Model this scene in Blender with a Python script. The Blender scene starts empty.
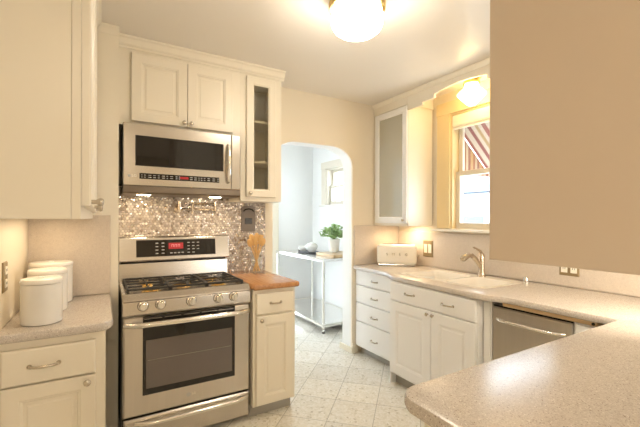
import bpy, bmesh, math, random
from mathutils import Vector, Matrix
random.seed(7)
R = math.radians
PI = math.pi
SC = bpy.context.scene
COL = SC.collection

# ------------------------------------------------------------------ materials
def _mat(name):
    m = bpy.data.materials.new(name)
    m.use_nodes = True
    return m, m.node_tree, m.node_tree.nodes['Principled BSDF']

def mat(name, col, rough=.5, metal=0., bump=0., bscale=40., var=0., vscale=6., spec=None, coat=0., trans=0., ior=1.45, emit=None, es=0., aniso=None):
    m, nt, p = _mat(name)
    N, L = nt.nodes, nt.links
    p.inputs['Base Color'].default_value = (*col, 1)
    p.inputs['Roughness'].default_value = rough
    p.inputs['Metallic'].default_value = metal
    p.inputs['IOR'].default_value = ior
    if spec is not None: p.inputs['Specular IOR Level'].default_value = spec
    if coat: p.inputs['Coat Weight'].default_value = coat
    if trans: p.inputs['Transmission Weight'].default_value = trans
    if emit:
        p.inputs['Emission Color'].default_value = (*emit, 1)
        p.inputs['Emission Strength'].default_value = es
    tc = N.new('ShaderNodeTexCoord')
    src = tc.outputs['Object']
    if aniso:
        mp = N.new('ShaderNodeMapping'); mp.inputs['Scale'].default_value = aniso
        L.new(src, mp.inputs['Vector']); src = mp.outputs['Vector']
    if var:
        n = N.new('ShaderNodeTexNoise'); n.inputs['Scale'].default_value = vscale
        n.inputs['Detail'].default_value = 3
        L.new(src, n.inputs['Vector'])
        mr = N.new('ShaderNodeMapRange')
        mr.inputs['To Min'].default_value = 1 - var; mr.inputs['To Max'].default_value = 1 + var
        L.new(n.outputs['Fac'], mr.inputs['Value'])
        mx = N.new('ShaderNodeMix'); mx.data_type = 'RGBA'; mx.blend_type = 'MULTIPLY'
        mx.inputs['Factor'].default_value = 1
        mx.inputs['A'].default_value = (*col, 1)
        L.new(mr.outputs['Result'], mx.inputs['B'])
        L.new(mx.outputs['Result'], p.inputs['Base Color'])
    if bump:
        n2 = N.new('ShaderNodeTexNoise'); n2.inputs['Scale'].default_value = bscale
        n2.inputs['Detail'].default_value = 4
        L.new(src, n2.inputs['Vector'])
        b = N.new('ShaderNodeBump'); b.inputs['Strength'].default_value = bump; b.inputs['Distance'].default_value = .002
        L.new(n2.outputs['Fac'], b.inputs['Height']); L.new(b.outputs['Normal'], p.inputs['Normal'])
    return m

def emission(name, col, strength):
    m, nt, p = _mat(name)
    p.inputs['Base Color'].default_value = (.9, .9, .9, 1) if strength > 2 else (*(c * .25 for c in col), 1)
    p.inputs['Roughness'].default_value = .25
    p.inputs['Emission Color'].default_value = (*col, 1)
    p.inputs['Emission Strength'].default_value = strength
    return m

def glass(name, tint=(1, 1, 1), refl=1.0, rough=.02, frost=0.):
    """thin pane: mostly clear, Fresnel reflection, optional frosting"""
    m, nt, p = _mat(name)
    N, L = nt.nodes, nt.links
    N.remove(p)
    out = N['Material Output']
    t = N.new('ShaderNodeBsdfTransparent'); t.inputs['Color'].default_value = (*tint, 1)
    g = N.new('ShaderNodeBsdfGlossy'); g.inputs['Roughness'].default_value = rough
    lw = N.new('ShaderNodeLayerWeight'); lw.inputs['Blend'].default_value = .5
    pw = N.new('ShaderNodeMath'); pw.operation = 'POWER'; pw.inputs[1].default_value = 4
    L.new(lw.outputs['Facing'], pw.inputs[0])
    mr = N.new('ShaderNodeMath'); mr.operation = 'MULTIPLY_ADD'; mr.inputs[1].default_value = .8 * refl; mr.inputs[2].default_value = .045 * refl; mr.use_clamp = True
    L.new(pw.outputs[0], mr.inputs[0])
    mx = N.new('ShaderNodeMixShader'); L.new(mr.outputs[0], mx.inputs['Fac'])
    base = t.outputs[0]
    if frost:
        d = N.new('ShaderNodeBsdfTranslucent'); d.inputs['Color'].default_value = (*tint, 1)
        d2 = N.new('ShaderNodeBsdfDiffuse'); d2.inputs['Color'].default_value = (*tint, 1)
        a = N.new('ShaderNodeMixShader'); a.inputs['Fac'].default_value = .6
        L.new(d.outputs[0], a.inputs[1]); L.new(d2.outputs[0], a.inputs[2])
        b = N.new('ShaderNodeMixShader'); b.inputs['Fac'].default_value = frost
        L.new(t.outputs[0], b.inputs[1]); L.new(a.outputs[0], b.inputs[2]); base = b.outputs[0]
    L.new(base, mx.inputs[1]); L.new(g.outputs[0], mx.inputs[2])
    L.new(mx.outputs[0], out.inputs['Surface'])
    return m

def speckle(name, cols, scale, rough, coat=0.):
    """solid-surface / laminate with fine flecks"""
    m, nt, p = _mat(name)
    N, L = nt.nodes, nt.links
    tc = N.new('ShaderNodeTexCoord')
    v = N.new('ShaderNodeTexVoronoi'); v.inputs['Scale'].default_value = scale
    L.new(tc.outputs['Object'], v.inputs['Vector'])
    cr = N.new('ShaderNodeValToRGB')
    L.new(v.outputs['Color'], cr.inputs['Fac'])
    cr.color_ramp.interpolation = 'CONSTANT'
    el = cr.color_ramp.elements
    while len(el) < len(cols): el.new(.5)
    for e, (pos, c) in zip(el, cols):
        e.position = pos; e.color = (*c, 1)
    n = N.new('ShaderNodeTexNoise'); n.inputs['Scale'].default_value = scale * .18
    L.new(tc.outputs['Object'], n.inputs['Vector'])
    mr = N.new('ShaderNodeMapRange'); mr.inputs['To Min'].default_value = .92; mr.inputs['To Max'].default_value = 1.08
    L.new(n.outputs['Fac'], mr.inputs['Value'])
    mx = N.new('ShaderNodeMix'); mx.data_type = 'RGBA'; mx.blend_type = 'MULTIPLY'; mx.inputs['Factor'].default_value = 1
    L.new(cr.outputs['Color'], mx.inputs['A']); L.new(mr.outputs['Result'], mx.inputs['B'])
    L.new(mx.outputs['Result'], p.inputs['Base Color'])
    p.inputs['Roughness'].default_value = rough
    if coat: p.inputs['Coat Weight'].default_value = coat; p.inputs['Coat Roughness'].default_value = .1
    return m

def math_node(N, L, op, a, b=None):
    n = N.new('ShaderNodeMath'); n.operation = op
    for i, x in enumerate((a, b)):
        if x is None: continue
        if isinstance(x, (int, float)): n.inputs[i].default_value = x
        else: L.new(x, n.inputs[i])
    return n.outputs[0]

def floor_tiles():
    m, nt, p = _mat('floor_terrazzo_tile')
    N, L = nt.nodes, nt.links
    tc = N.new('ShaderNodeTexCoord'); sp = N.new('ShaderNodeSeparateXYZ')
    L.new(tc.outputs['Object'], sp.inputs[0])
    s = .431
    u = math_node(N, L, 'DIVIDE', math_node(N, L, 'SUBTRACT', math_node(N, L, 'ADD', sp.outputs[0], sp.outputs[1]), 4.668 - 43.1), s)
    w = math_node(N, L, 'DIVIDE', math_node(N, L, 'SUBTRACT', math_node(N, L, 'SUBTRACT', sp.outputs[0], sp.outputs[1]), -.349 - 43.1), s)
    def edge(x):
        f = math_node(N, L, 'FRACT', x)
        return math_node(N, L, 'ABSOLUTE', math_node(N, L, 'SUBTRACT', f, .5))
    e = math_node(N, L, 'MAXIMUM', edge(u), edge(w))
    grout = math_node(N, L, 'GREATER_THAN', e, .4915)
    cell = N.new('ShaderNodeCombineXYZ')
    L.new(math_node(N, L, 'FLOOR', u), cell.inputs[0]); L.new(math_node(N, L, 'FLOOR', w), cell.inputs[1])
    wn = N.new('ShaderNodeTexWhiteNoise'); L.new(cell.outputs[0], wn.inputs['Vector'])
    v = N.new('ShaderNodeTexVoronoi'); v.inputs['Scale'].default_value = 70
    L.new(tc.outputs['Object'], v.inputs['Vector'])
    cr = N.new('ShaderNodeValToRGB'); cr.color_ramp.interpolation = 'CONSTANT'
    el = cr.color_ramp.elements
    for _ in range(3): el.new(.5)
    for q, (pos, c) in zip(el, ((0, (.60, .55, .45)), (.14, (.77, .73, .63)), (.4, (.83, .79, .70)), (.68, (.87, .84, .77)), (.9, (.71, .66, .55)))):
        q.position = pos; q.color = (*c, 1)
    L.new(v.outputs['Color'], cr.inputs['Fac'])
    mr = N.new('ShaderNodeMapRange'); mr.inputs['To Min'].default_value = .88; mr.inputs['To Max'].default_value = 1.06
    L.new(wn.outputs['Value'], mr.inputs['Value'])
    mx = N.new('ShaderNodeMix'); mx.data_type = 'RGBA'; mx.blend_type = 'MULTIPLY'; mx.inputs['Factor'].default_value = 1
    L.new(cr.outputs['Color'], mx.inputs['A']); L.new(mr.outputs['Result'], mx.inputs['B'])
    m2 = N.new('ShaderNodeMix'); m2.data_type = 'RGBA'
    L.new(grout, m2.inputs['Factor']); L.new(mx.outputs['Result'], m2.inputs['A'])
    m2.inputs['B'].default_value = (.48, .45, .38, 1)
    L.new(m2.outputs['Result'], p.inputs['Base Color'])
    p.inputs['Roughness'].default_value = .22
    return m

def penny_tiles():
    m, nt, p = _mat('penny_round_tile')
    N, L = nt.nodes, nt.links
    tc = N.new('ShaderNodeTexCoord'); sp = N.new('ShaderNodeSeparateXYZ')
    L.new(tc.outputs['Object'], sp.inputs[0])
    pitch = .0205
    U = math_node(N, L, 'DIVIDE', sp.outputs[0], pitch)
    V = math_node(N, L, 'DIVIDE', sp.outputs[2], pitch * math.sqrt(3))
    def lattice(off):
        a = math_node(N, L, 'ADD', U, off + 100); b = math_node(N, L, 'ADD', V, off + 100)
        fa = math_node(N, L, 'SUBTRACT', math_node(N, L, 'FRACT', a), .5)
        fb = math_node(N, L, 'MULTIPLY', math_node(N, L, 'SUBTRACT', math_node(N, L, 'FRACT', b), .5), math.sqrt(3))
        d = math_node(N, L, 'SQRT', math_node(N, L, 'ADD', math_node(N, L, 'MULTIPLY', fa, fa), math_node(N, L, 'MULTIPLY', fb, fb)))
        c = N.new('ShaderNodeCombineXYZ')
        L.new(math_node(N, L, 'ADD', math_node(N, L, 'FLOOR', a), off * 999), c.inputs[0]); L.new(math_node(N, L, 'FLOOR', b), c.inputs[1])
        w = N.new('ShaderNodeTexWhiteNoise'); L.new(c.outputs[0], w.inputs['Vector'])
        return d, w
    d1, w1 = lattice(0); d2, w2 = lattice(.5)
    near = math_node(N, L, 'LESS_THAN', d1, d2)
    d = math_node(N, L, 'MINIMUM', d1, d2)
    rv = N.new('ShaderNodeMix'); rv.data_type = 'RGBA'
    L.new(near, rv.inputs['Factor']); L.new(w2.outputs['Color'], rv.inputs['A']); L.new(w1.outputs['Color'], rv.inputs['B'])
    sep = N.new('ShaderNodeSeparateColor'); L.new(rv.outputs['Result'], sep.inputs[0])
    cr = N.new('ShaderNodeValToRGB'); el = cr.color_ramp.elements
    for _ in range(3): el.new(.5)
    for q, (pos, c) in zip(el, ((0, (.36, .31, .28)), (.3, (.46, .41, .37)), (.6, (.56, .50, .45)), (.88, (.70, .64, .57)), (1, (.95, .90, .82)))):
        q.position = pos; q.color = (*c, 1)
    L.new(sep.outputs[0], cr.inputs['Fac'])
    inside = math_node(N, L, 'LESS_THAN', d, .455)
    mx = N.new('ShaderNodeMix'); mx.data_type = 'RGBA'
    L.new(inside, mx.inputs['Factor']); mx.inputs['A'].default_value = (.34, .29, .25, 1)
    L.new(cr.outputs['Color'], mx.inputs['B'])
    L.new(mx.outputs['Result'], p.inputs['Base Color'])
    ms = math_node(N, L, 'MULTIPLY', inside, math_node(N, L, 'MULTIPLY', math_node(N, L, 'GREATER_THAN', sep.outputs[1], .6), .75))
    L.new(ms, p.inputs['Metallic'])
    p.inputs['Roughness'].default_value = .22
    # domed discs, each a little tilted
    hgt = math_node(N, L, 'MULTIPLY', inside, math_node(N, L, 'SUBTRACT', 1.0, math_node(N, L, 'MULTIPLY', d, d)))
    b = N.new('ShaderNodeBump'); b.inputs['Strength'].default_value = .5; b.inputs['Distance'].default_value = .004
    L.new(hgt, b.inputs['Height'])
    va = N.new('ShaderNodeVectorMath'); va.operation = 'SUBTRACT'; L.new(rv.outputs['Result'], va.inputs[0]); va.inputs[1].default_value = (.5, .5, .5)
    vs = N.new('ShaderNodeVectorMath'); vs.operation = 'SCALE'; L.new(va.outputs[0], vs.inputs[0]); vs.inputs['Scale'].default_value = .22
    vd = N.new('ShaderNodeVectorMath'); vd.operation = 'ADD'; L.new(b.outputs['Normal'], vd.inputs[0]); L.new(vs.outputs[0], vd.inputs[1])
    vn = N.new('ShaderNodeVectorMath'); vn.operation = 'NORMALIZE'; L.new(vd.outputs[0], vn.inputs[0])
    L.new(vn.outputs[0], p.inputs['Normal'])
    return m

def wood(name, c1, c2, scale, stretch, rough=.35):
    m, nt, p = _mat(name)
    N, L = nt.nodes, nt.links
    tc = N.new('ShaderNodeTexCoord'); mp = N.new('ShaderNodeMapping'); mp.inputs['Scale'].default_value = stretch
    L.new(tc.outputs['Object'], mp.inputs['Vector'])
    n = N.new('ShaderNodeTexNoise'); n.inputs['Scale'].default_value = scale; n.inputs['Detail'].default_value = 6; n.inputs['Distortion'].default_value = .6
    L.new(mp.outputs['Vector'], n.inputs['Vector'])
    cr = N.new('ShaderNodeValToRGB'); cr.color_ramp.elements[0].position = .3; cr.color_ramp.elements[1].position = .7
    cr.color_ramp.elements[0].color = (*c1, 1); cr.color_ramp.elements[1].color = (*c2, 1)
    L.new(n.outputs['Fac'], cr.inputs['Fac']); L.new(cr.outputs['Color'], p.inputs['Base Color'])
    p.inputs['Roughness'].default_value = rough
    return m

def stripes(name, cols, period, axis=0):
    m, nt, p = _mat(name)
    N, L = nt.nodes, nt.links
    tc = N.new('ShaderNodeTexCoord'); sp = N.new('ShaderNodeSeparateXYZ'); L.new(tc.outputs['Object'], sp.inputs[0])
    f = math_node(N, L, 'FRACT', math_node(N, L, 'ADD', math_node(N, L, 'DIVIDE', sp.outputs[axis], period), 50))
    cr = N.new('ShaderNodeValToRGB'); cr.color_ramp.interpolation = 'CONSTANT'; el = cr.color_ramp.elements
    while len(el) < len(cols): el.new(.5)
    for q, (pos, c) in zip(el, cols): q.position = pos; q.color = (*c, 1)
    L.new(f, cr.inputs['Fac'])
    L.new(cr.outputs['Color'], p.inputs['Base Color'])
    p.inputs['Roughness'].default_value = .85
    return m

CREAM = (.85, .79, .67)
M = {}
M['paint'] = mat('cream_cabinet_paint', CREAM, .32, bump=.05, bscale=30, var=.015)
M['paint_daylit'] = mat('daylit_cabinet_paint', (.90, .895, .885), .32, bump=.05, bscale=30, var=.01)  # same cabinet paint, whitened to carry the daylight on the sink-wall run
M['paint_in'] = mat('cabinet_interior_paint', (.62, .56, .44), .5, var=.02)
M['white_paint'] = mat('white_trim_paint', (.82, .79, .72), .35, var=.01)
M['wall'] = mat('warm_wall_paint', (.84, .755, .61), .6, bump=.08, bscale=120, var=.015)
M['nookwall'] = mat('white_wall_paint', (.86, .86, .84), .6, bump=.05, bscale=120, var=.01)
M['ceil'] = mat('ceiling_paint', (.84, .79, .72), .28, bump=.03, bscale=20, var=.01)
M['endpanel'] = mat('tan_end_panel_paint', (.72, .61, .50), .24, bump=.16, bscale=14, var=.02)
M['toe'] = mat('toe_kick_vinyl', (.42, .40, .36), .6, var=.05)
M['floor'] = floor_tiles()
M['penny'] = penny_tiles()
M['counter'] = speckle('speckled_solid_surface', ((0, (.34, .28, .24)), (.13, (.53, .47, .42)), (.38, (.60, .545, .49)), (.68, (.66, .605, .55)), (.90, (.80, .75, .69))), 360, .27)
M['splash'] = speckle('backsplash_laminate', ((0, (.56, .485, .41)), (.12, (.64, .56, .475)), (.5, (.67, .59, .505)), (.85, (.71, .635, .55))), 300, .35)
M['sink'] = mat('white_sink_composite', (.88, .84, .77), .2, var=.01)
M['steel'] = mat('brushed_stainless', (.58, .54, .49), .26, 1., bump=.06, bscale=90, var=.05, vscale=60, aniso=(.03, 1, 1))
M['steel_v'] = mat('brushed_stainless_vertical', (.60, .56, .51), .28, 1., bump=.06, bscale=90, var=.05, vscale=60, aniso=(1, 1, .03))
M['steel_dark'] = mat('dark_stainless', (.27, .245, .215), .38, 1., var=.04)  # darker stainless for small fittings and the dishwasher body
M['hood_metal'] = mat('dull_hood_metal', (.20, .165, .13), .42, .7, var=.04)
M['steel_br'] = mat('polished_stainless', (.80, .78, .74), .16, 1., var=.02)
M['nickel'] = mat('brushed_nickel', (.55, .50, .43), .26, 1., var=.03)
M['champagne'] = mat('champagne_nickel', (.62, .53, .43), .24, 1., var=.03)
M['brass'] = mat('aged_brass', (.78, .56, .24), .22, 1., var=.04)
M['black'] = mat('black_enamel', (.012, .012, .013), .25, var=.1)
M['iron'] = mat('cast_iron', (.030, .028, .027), .6, bump=.3, bscale=160, var=.2)
M['blackglass'] = mat('black_glass', (.012, .010, .009), .04, var=.05, spec=.6)
M['ovenglass'] = mat('oven_window_glass', (.14, .115, .105), .05, var=.05, spec=1.)
M['glass'] = glass('clear_pane')
M['cabglass'] = glass('cabinet_pane', (.93, .92, .86), 1.3)
M['frostglass'] = glass('seeded_pane', (.95, .93, .83), 1.4, .04, .5)
M['jarglass'] = glass('jar_glass', (.97, .98, .98), 1.)
M['butcher'] = wood('butcher_block_wood', (.40, .175, .065), (.60, .31, .13), 5, (14, 1.2, 14), .2)
M['board'] = wood('pale_board_wood', (.62, .42, .22), (.78, .58, .34), 5, (1.2, 12, 12))
M['spoon'] = wood('utensil_wood', (.62, .35, .11), (.78, .50, .20), 9, (6, 6, 1), .5)
M['ceramic'] = mat('white_ceramic', (.86, .84, .80), .18, var=.01)
M['cream_enamel'] = mat('cream_enamel', (.90, .84, .72), .15, var=.01)
M['plate'] = mat('bronze_wall_plate', (.36, .28, .16), .4, .7, var=.05)
M['plate_dark'] = mat('pewter_wall_plate', (.16, .135, .115), .38, .6, var=.05)
M['ivory'] = mat('ivory_plastic', (.90, .86, .76), .3, var=.01)
M['casing'] = mat('cream_window_trim', (.80, .73, .58), .38, var=.015)
M['gold_casing'] = mat('golden_cream_window_trim', (.80, .64, .36), .38, var=.015)
M['sash'] = mat('sash_paint', (.72, .66, .55), .4, var=.015)
M['shade'] = mat('roller_shade_cloth', (.88, .82, .66), .8, bump=.1, bscale=200)
M['globe'] = emission('lit_opal_glass', (1., .89, .73), 27.)
M['globe2'] = emission('lit_opal_glass_recess', (1., .68, .26), 8.5)
M['lens'] = emission('lit_lamp_lens', (1., .80, .50), 20.)
M['red'] = emission('red_display', (.8, .06, .06), .22)
M['pink'] = emission('lit_segments', (1., .35, .32), .5)
M['grey_mark'] = mat('grey_print', (.50, .50, .50), .5)
M['leaf'] = mat('leaf_green', (.34, .50, .20), .45, var=.3, vscale=25)
M['stem'] = mat('stem_green', (.22, .28, .10), .6)
M['soil'] = mat('potting_soil', (.08, .055, .035), .9)
M['whitepot'] = mat('whitewashed_pot', (.80, .76, .68), .6, var=.06, vscale=20)
M['slate'] = mat('dark_tray', (.10, .10, .11), .35)
M['awning'] = stripes('striped_awning_canvas', ((0, (.42, .36, .30)), (.22, (.22, .07, .06)), (.40, (.42, .36, .30)), (.55, (.30, .20, .10)), (.68, (.42, .36, .30)), (.84, (.18, .055, .055))), .26, 1)
M['awning_trim'] = mat('awning_white_trim', (.85, .82, .78), .8)
M['stucco'] = mat('white_stucco', (.45, .45, .45), .85, bump=.3, bscale=60)
M['bluecar'] = mat('pale_blue_paint', (.10, .19, .25), .2, coat=.5)
M['dglass'] = mat('dark_window_glass', (.10, .13, .16), .05)
M['tyre'] = mat('tyre_rubber', (.03, .03, .03), .8)
M['roof'] = mat('grey_blue_shingle', (.10, .12, .15), .8, bump=.4, bscale=30)
M['concrete'] = mat('pale_concrete', (.62, .60, .56), .9, var=.06)

# ------------------------------------------------------------------ mesh helpers
class MB:
    def __init__(self): self.bm = bmesh.new()
    def box(self, x0, x1, y0, y1, z0, z1, bev=0., seg=2):
        r = bmesh.ops.create_cube(self.bm, size=1.)
        vs = r['verts']
        for v in vs:
            v.co = Vector(((x0 + x1) / 2 + v.co.x * (x1 - x0), (y0 + y1) / 2 + v.co.y * (y1 - y0), (z0 + z1) / 2 + v.co.z * (z1 - z0)))
        if bev:
            es = list({e for v in vs for e in v.link_edges})
            bmesh.ops.bevel(self.bm, geom=es, offset=bev, segments=seg, profile=.5, affect='EDGES')
        return self
    def lathe(self, prof, c=(0, 0, 0), n=32, axis='Z', sx=1., sy=1., caps=True):
        rings = []
        for r, h in prof:
            ring = []
            for i in range(n):
                a = 2 * PI * i / n
                p = (r * math.cos(a) * sx, r * math.sin(a) * sy, h)
                if axis == 'Y': p = (p[0], h, p[1])
                elif axis == 'X': p = (h, p[0], p[1])
                ring.append(self.bm.verts.new(Vector(c) + Vector(p)))
            rings.append(ring)
        for a, b in zip(rings, rings[1:]):
            for i in range(n):
                j = (i + 1) % n
                self.bm.faces.new((a[i], a[j], b[j], b[i]))
        if caps:
            if prof[0][0] > 1e-6: self.bm.faces.new(rings[0][::-1])
            if prof[-1][0] > 1e-6: self.bm.faces.new(rings[-1])
        return self
    def cyl(self, c, r, h, axis='Z', n=24, bev=0.):
        if bev: pr = [(r - bev, 0), (r, bev), (r, h - bev), (r - bev, h)]
        else: pr = [(r, 0), (r, h)]
        return self.lathe(pr, c, n, axis)
    def tube(self, pts, r, n=12, closed=False):
        pts = [Vector(p) for p in pts]
        rr = r if isinstance(r, (list, tuple)) else [r] * len(pts)
        rings = []
        up = None
        for i, p in enumerate(pts):
            if closed: t = pts[(i + 1) % len(pts)] - pts[i - 1]
            else: t = pts[min(i + 1, len(pts) - 1)] - pts[max(i - 1, 0)]
            t.normalize()
            if up is None:
                up = Vector((0, 0, 1)) if abs(t.z) < .9 else Vector((1, 0, 0))
            s = t.cross(up); s.normalize(); up = s.cross(t); up.normalize()
            rings.append([self.bm.verts.new(p + (s * math.cos(2 * PI * k / n) + up * math.sin(2 * PI * k / n)) * rr[i]) for k in range(n)])
        pairs = list(zip(rings, rings[1:]))
        if closed: pairs.append((rings[-1], rings[0]))
        for a, b in pairs:
            for k in range(n):
                self.bm.faces.new((a[k], a[(k + 1) % n], b[(k + 1) % n], b[k]))
        if not closed:
            self.bm.faces.new(rings[0][::-1]); self.bm.faces.new(rings[-1])
        return self
    def prism(self, pts, lo, hi, axis='Z', bev=0., seg=2):
        """polygon (list of 2D) extruded along an axis; Z: (x,y); Y: (x,z); X: (y,z)"""
        def P(p, h):
            return Vector((p[0], p[1], h)) if axis == 'Z' else Vector((p[0], h, p[1])) if axis == 'Y' else Vector((h, p[0], p[1]))
        a = [self.bm.verts.new(P(p, lo)) for p in pts]; b = [self.bm.verts.new(P(p, hi)) for p in pts]
        n = len(pts)
        fs = [self.bm.faces.new(a[::-1]), self.bm.faces.new(b)]
        for i in range(n): fs.append(self.bm.faces.new((a[i], a[(i + 1) % n], b[(i + 1) % n], b[i])))
        if bev:
            es = list({e for f in fs for e in f.edges})
            bmesh.ops.bevel(self.bm, geom=es, offset=bev, segments=seg, profile=.5, affect='EDGES')
        return self
    def rings_rect(self, x0, x1, z0, z1, rings, close_front=True, close_back=True):
        """nested rectangles (inset, y) from the back rim to the centre: a panelled door, front towards -y"""
        R_ = []
        for ins, y in rings:
            R_.append([self.bm.verts.new(p) for p in ((x0 + ins, y, z0 + ins), (x1 - ins, y, z0 + ins), (x1 - ins, y, z1 - ins), (x0 + ins, y, z1 - ins))])
        for a, b in zip(R_, R_[1:]):
            for i in range(4): self.bm.faces.new((a[i], a[(i + 1) % 4], b[(i + 1) % 4], b[i]))
        if close_front: self.bm.faces.new(R_[-1])
        if close_back: self.bm.faces.new(R_[0][::-1])
        else:
            a, b = R_[-1], R_[0]
            for i in range(4): self.bm.faces.new((a[i], a[(i + 1) % 4], b[(i + 1) % 4], b[i]))
        return self
    def sphere(self, c, r, sx=1, sy=1, sz=1, n=20):
        prof = [(max(1e-7, r * math.sin(PI * i / 12)), -r * math.cos(PI * i / 12) * sz) for i in range(13)]
        return self.lathe(prof, c, n, 'Z', sx, sy, caps=False)
    def build(self, name, m, parent=None, smooth=35, loc=None):
        bm = self.bm
        bmesh.ops.remove_doubles(bm, verts=bm.verts, dist=1e-6)
        bmesh.ops.recalc_face_normals(bm, faces=bm.faces)
        me = bpy.data.meshes.new(name)
        if smooth:
            for f in bm.faces: f.smooth = True
            for e in bm.edges:
                if len(e.link_faces) == 2 and e.calc_face_angle(0) > R(smooth): e.smooth = False
        bm.to_mesh(me); bm.free()
        me.materials.append(M[m] if isinstance(m, str) else m)
        o = bpy.data.objects.new(name, me); COL.objects.link(o)
        if parent is not None: o.parent = parent
        if loc is not None: o.location = loc
        return o

def tag(o, label, cat, group=None):
    o['label'] = label; o['category'] = cat
    if group: o['group'] = group
    return o
def thing(name, label, cat, loc=(0, 0, 0), rz=0., group=None):
    o = bpy.data.objects.new(name, None); COL.objects.link(o)
    o.empty_display_size = .1
    o.location = loc; o.rotation_euler = (0, 0, R(rz))
    return tag(o, label, cat, group)
def struct(o):
    o['kind'] = 'structure'; return o
def text(name, s, size, m, parent, loc, rot=(90, 0, 0), ext=.0006, spacing=1.):
    cu = bpy.data.curves.new(name, 'FONT'); cu.body = s; cu.size = size; cu.extrude = ext
    cu.align_x = 'CENTER'; cu.align_y = 'CENTER'; cu.space_character = spacing
    t = bpy.data.objects.new(name, cu); COL.objects.link(t)
    dg = bpy.context.evaluated_depsgraph_get()
    me = bpy.data.meshes.new_from_object(t.evaluated_get(dg))
    bpy.data.objects.remove(t)
    me.materials.clear(); me.materials.append(M[m])
    o = bpy.data.objects.new(name, me); COL.objects.link(o)
    o.parent = parent; o.location = loc; o.rotation_euler = tuple(R(a) for a in rot)
    return o

# ---- cabinet pieces; local frame: front faces -y, x along the front
def door_rings(t, fr=.055, y=0.):
    return [(0, y), (0, y - t + .004), (.004, y - t), (fr, y - t), (fr + .004, y - t + .003), (fr + .008, y - t + .003), (fr + .014, y - t + .009), (fr + .026, y - t + .009), (fr + .032, y - t + .006)]
def slab_rings(t, y=0.):
    return [(0, y), (0, y - t + .006), (.003, y - t + .002), (.008, y - t)]
def knob(parent, x, y, z, m='nickel', r=.0145):
    return MB().lathe([(.0055, 0), (.0055, -.010), (r * .75, -.014), (r, -.019), (r * .93, -.024), (r * .55, -.0275), (1e-7, -.0285)], (x, y, z), 20, 'Y').build('knob', m, parent)
def pull(parent, x, y, z, w=.095, m='nickel'):
    b = MB()
    pts = [(x - w / 2, y, z), (x - w / 2 + .004, y - .016, z), (x - w * .30, y - .025, z), (x, y - .029, z), (x + w * .30, y - .025, z), (x + w / 2 - .004, y - .016, z), (x + w / 2, y, z)]
    b.tube(pts, [.0065, .006, .0055, .006, .0055, .006, .0065], 10)
    for s in (-1, 1): b.cyl((x + s * w / 2, y - .004, z), .009, .004, 'Y', 14)
    return b.build('handle', m, parent)
def panel_door(parent, x0, x1, z0, z1, y=0., t=.02, fr=.055, name='door', m='paint'):
    return MB().rings_rect(x0, x1, z0, z1, door_rings(t, fr, y)).build(name, m, parent, 20)
def drawer_front(parent, x0, x1, z0, z1, y=0., t=.02, m='paint'):
    return MB().rings_rect(x0, x1, z0, z1, slab_rings(t, y)).build('drawer', m, parent, 20)
def glass_door(parent, x0, x1, z0, z1, y=0., t=.02, fr=.06, pane='cabglass', m='paint'):
    d = MB().rings_rect(x0, x1, z0, z1, [(0, y), (0, y - t + .004), (.004, y - t), (fr - .012, y - t), (fr - .006, y - t + .005), (fr, y - t + .007), (fr, y)], False, False).build('door', m, parent, 20)
    MB().box(x0 + fr + .0004, x1 - fr - .0004, y - .010, y - .006, z0 + fr + .0004, z1 - fr - .0004).build('pane', pane, d, 0)
    return d
def face_frame(parent, w, z0, z1, rails, stiles, y=0., t=.02, name='face_frame', m='paint'):
    """rails: (z0,z1) across; stiles: (x0,x1) full height"""
    b = MB()
    for a, c in rails: b.box(0, w, y - t + .0008, y - .0002, a, c)
    for a, c in stiles: b.box(a, c, y - t, y - .0002, z0, z1)
    return b.build(name, m, parent, 0)
def carcass(parent, w, d, z0, z1, toe=0., m='paint', name='body'):
    """closed base body, y from 0 (front) to d (back)"""
    if toe:
        return MB().prism([(0, z1), (0, z0 + toe), (.06, z0 + toe), (.06, z0), (d, z0), (d, z1)], 0, w, 'X').build(name, m, parent, 0)
    return MB().box(0, w, 0, d, z0, z1, .002).build(name, m, parent, 0)
def open_carcass(parent, w, d, z0, z1, shelves=(), m='paint', t=.018):
    b = MB()
    b.box(0, t, 0, d, z0, z1).box(w - t, w, 0, d, z0, z1)
    b.box(t, w - t, 0, d, z0, z0 + t).box(t, w - t, 0, d, z1 - t, z1)
    b.box(t, w - t, d - .008, d, z0 + t, z1 - t)
    o = b.build('body', m, parent, 0)
    for z in shelves:
        MB().box(t + .001, w - t - .001, .03, d - .009, z - .009, z + .009, .002).build('shelf', 'paint', parent, 0)
    return o

# ------------------------------------------------------------------ room
YA, XB, ZC = 2.998, 2.79, 2.535           # wall with the arch, window wall, ceiling
YS, XD = 2.587, -.361                     # short return wall behind the left counter, left wall
YN, XN = 5.08, 2.90                       # breakfast nook
YR = -2.6                                 # wall behind the camera

struct(MB().box(-1.2, 3.1, YR - .1, 5.3, -.05, 0).build('floor', 'floor', None, 0))
struct(MB().box(-1.2, 3.1, YR - .1, 5.3, ZC, ZC + .05).build('ceiling', 'ceil', None, 0))

# wall with the arch: outline in x,z with the opening cut as a notch from the floor
AX0, AX1, AZ = 1.304, 2.172, 2.062
def arc(cx, cz, rx, rz, a0, a1, n=12):
    return [(cx + rx * math.cos(R(a0 + (a1 - a0) * i / n)), cz + rz * math.sin(R(a0 + (a1 - a0) * i / n))) for i in range(n + 1)]
pts = [(.09, 0), (AX0, 0)] + arc(AX0 + .24, AZ - .19, .24, .19, 180, 90) + arc(AX1 - .24, AZ - .19, .24, .19, 90, 0) + [(AX1, 0), (XB + .2, 0), (XB + .2, ZC), (.09, ZC)]
# kitchen side skin is warm, nook side white
struct(MB().prism(pts, YA, YA + .02, 'Y').build('wall_back', 'wall', None, 30))
struct(MB().prism(pts, YA + .02, YA + .168, 'Y').build('wall_back_nook_side', 'nookwall', None, 30))
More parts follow.
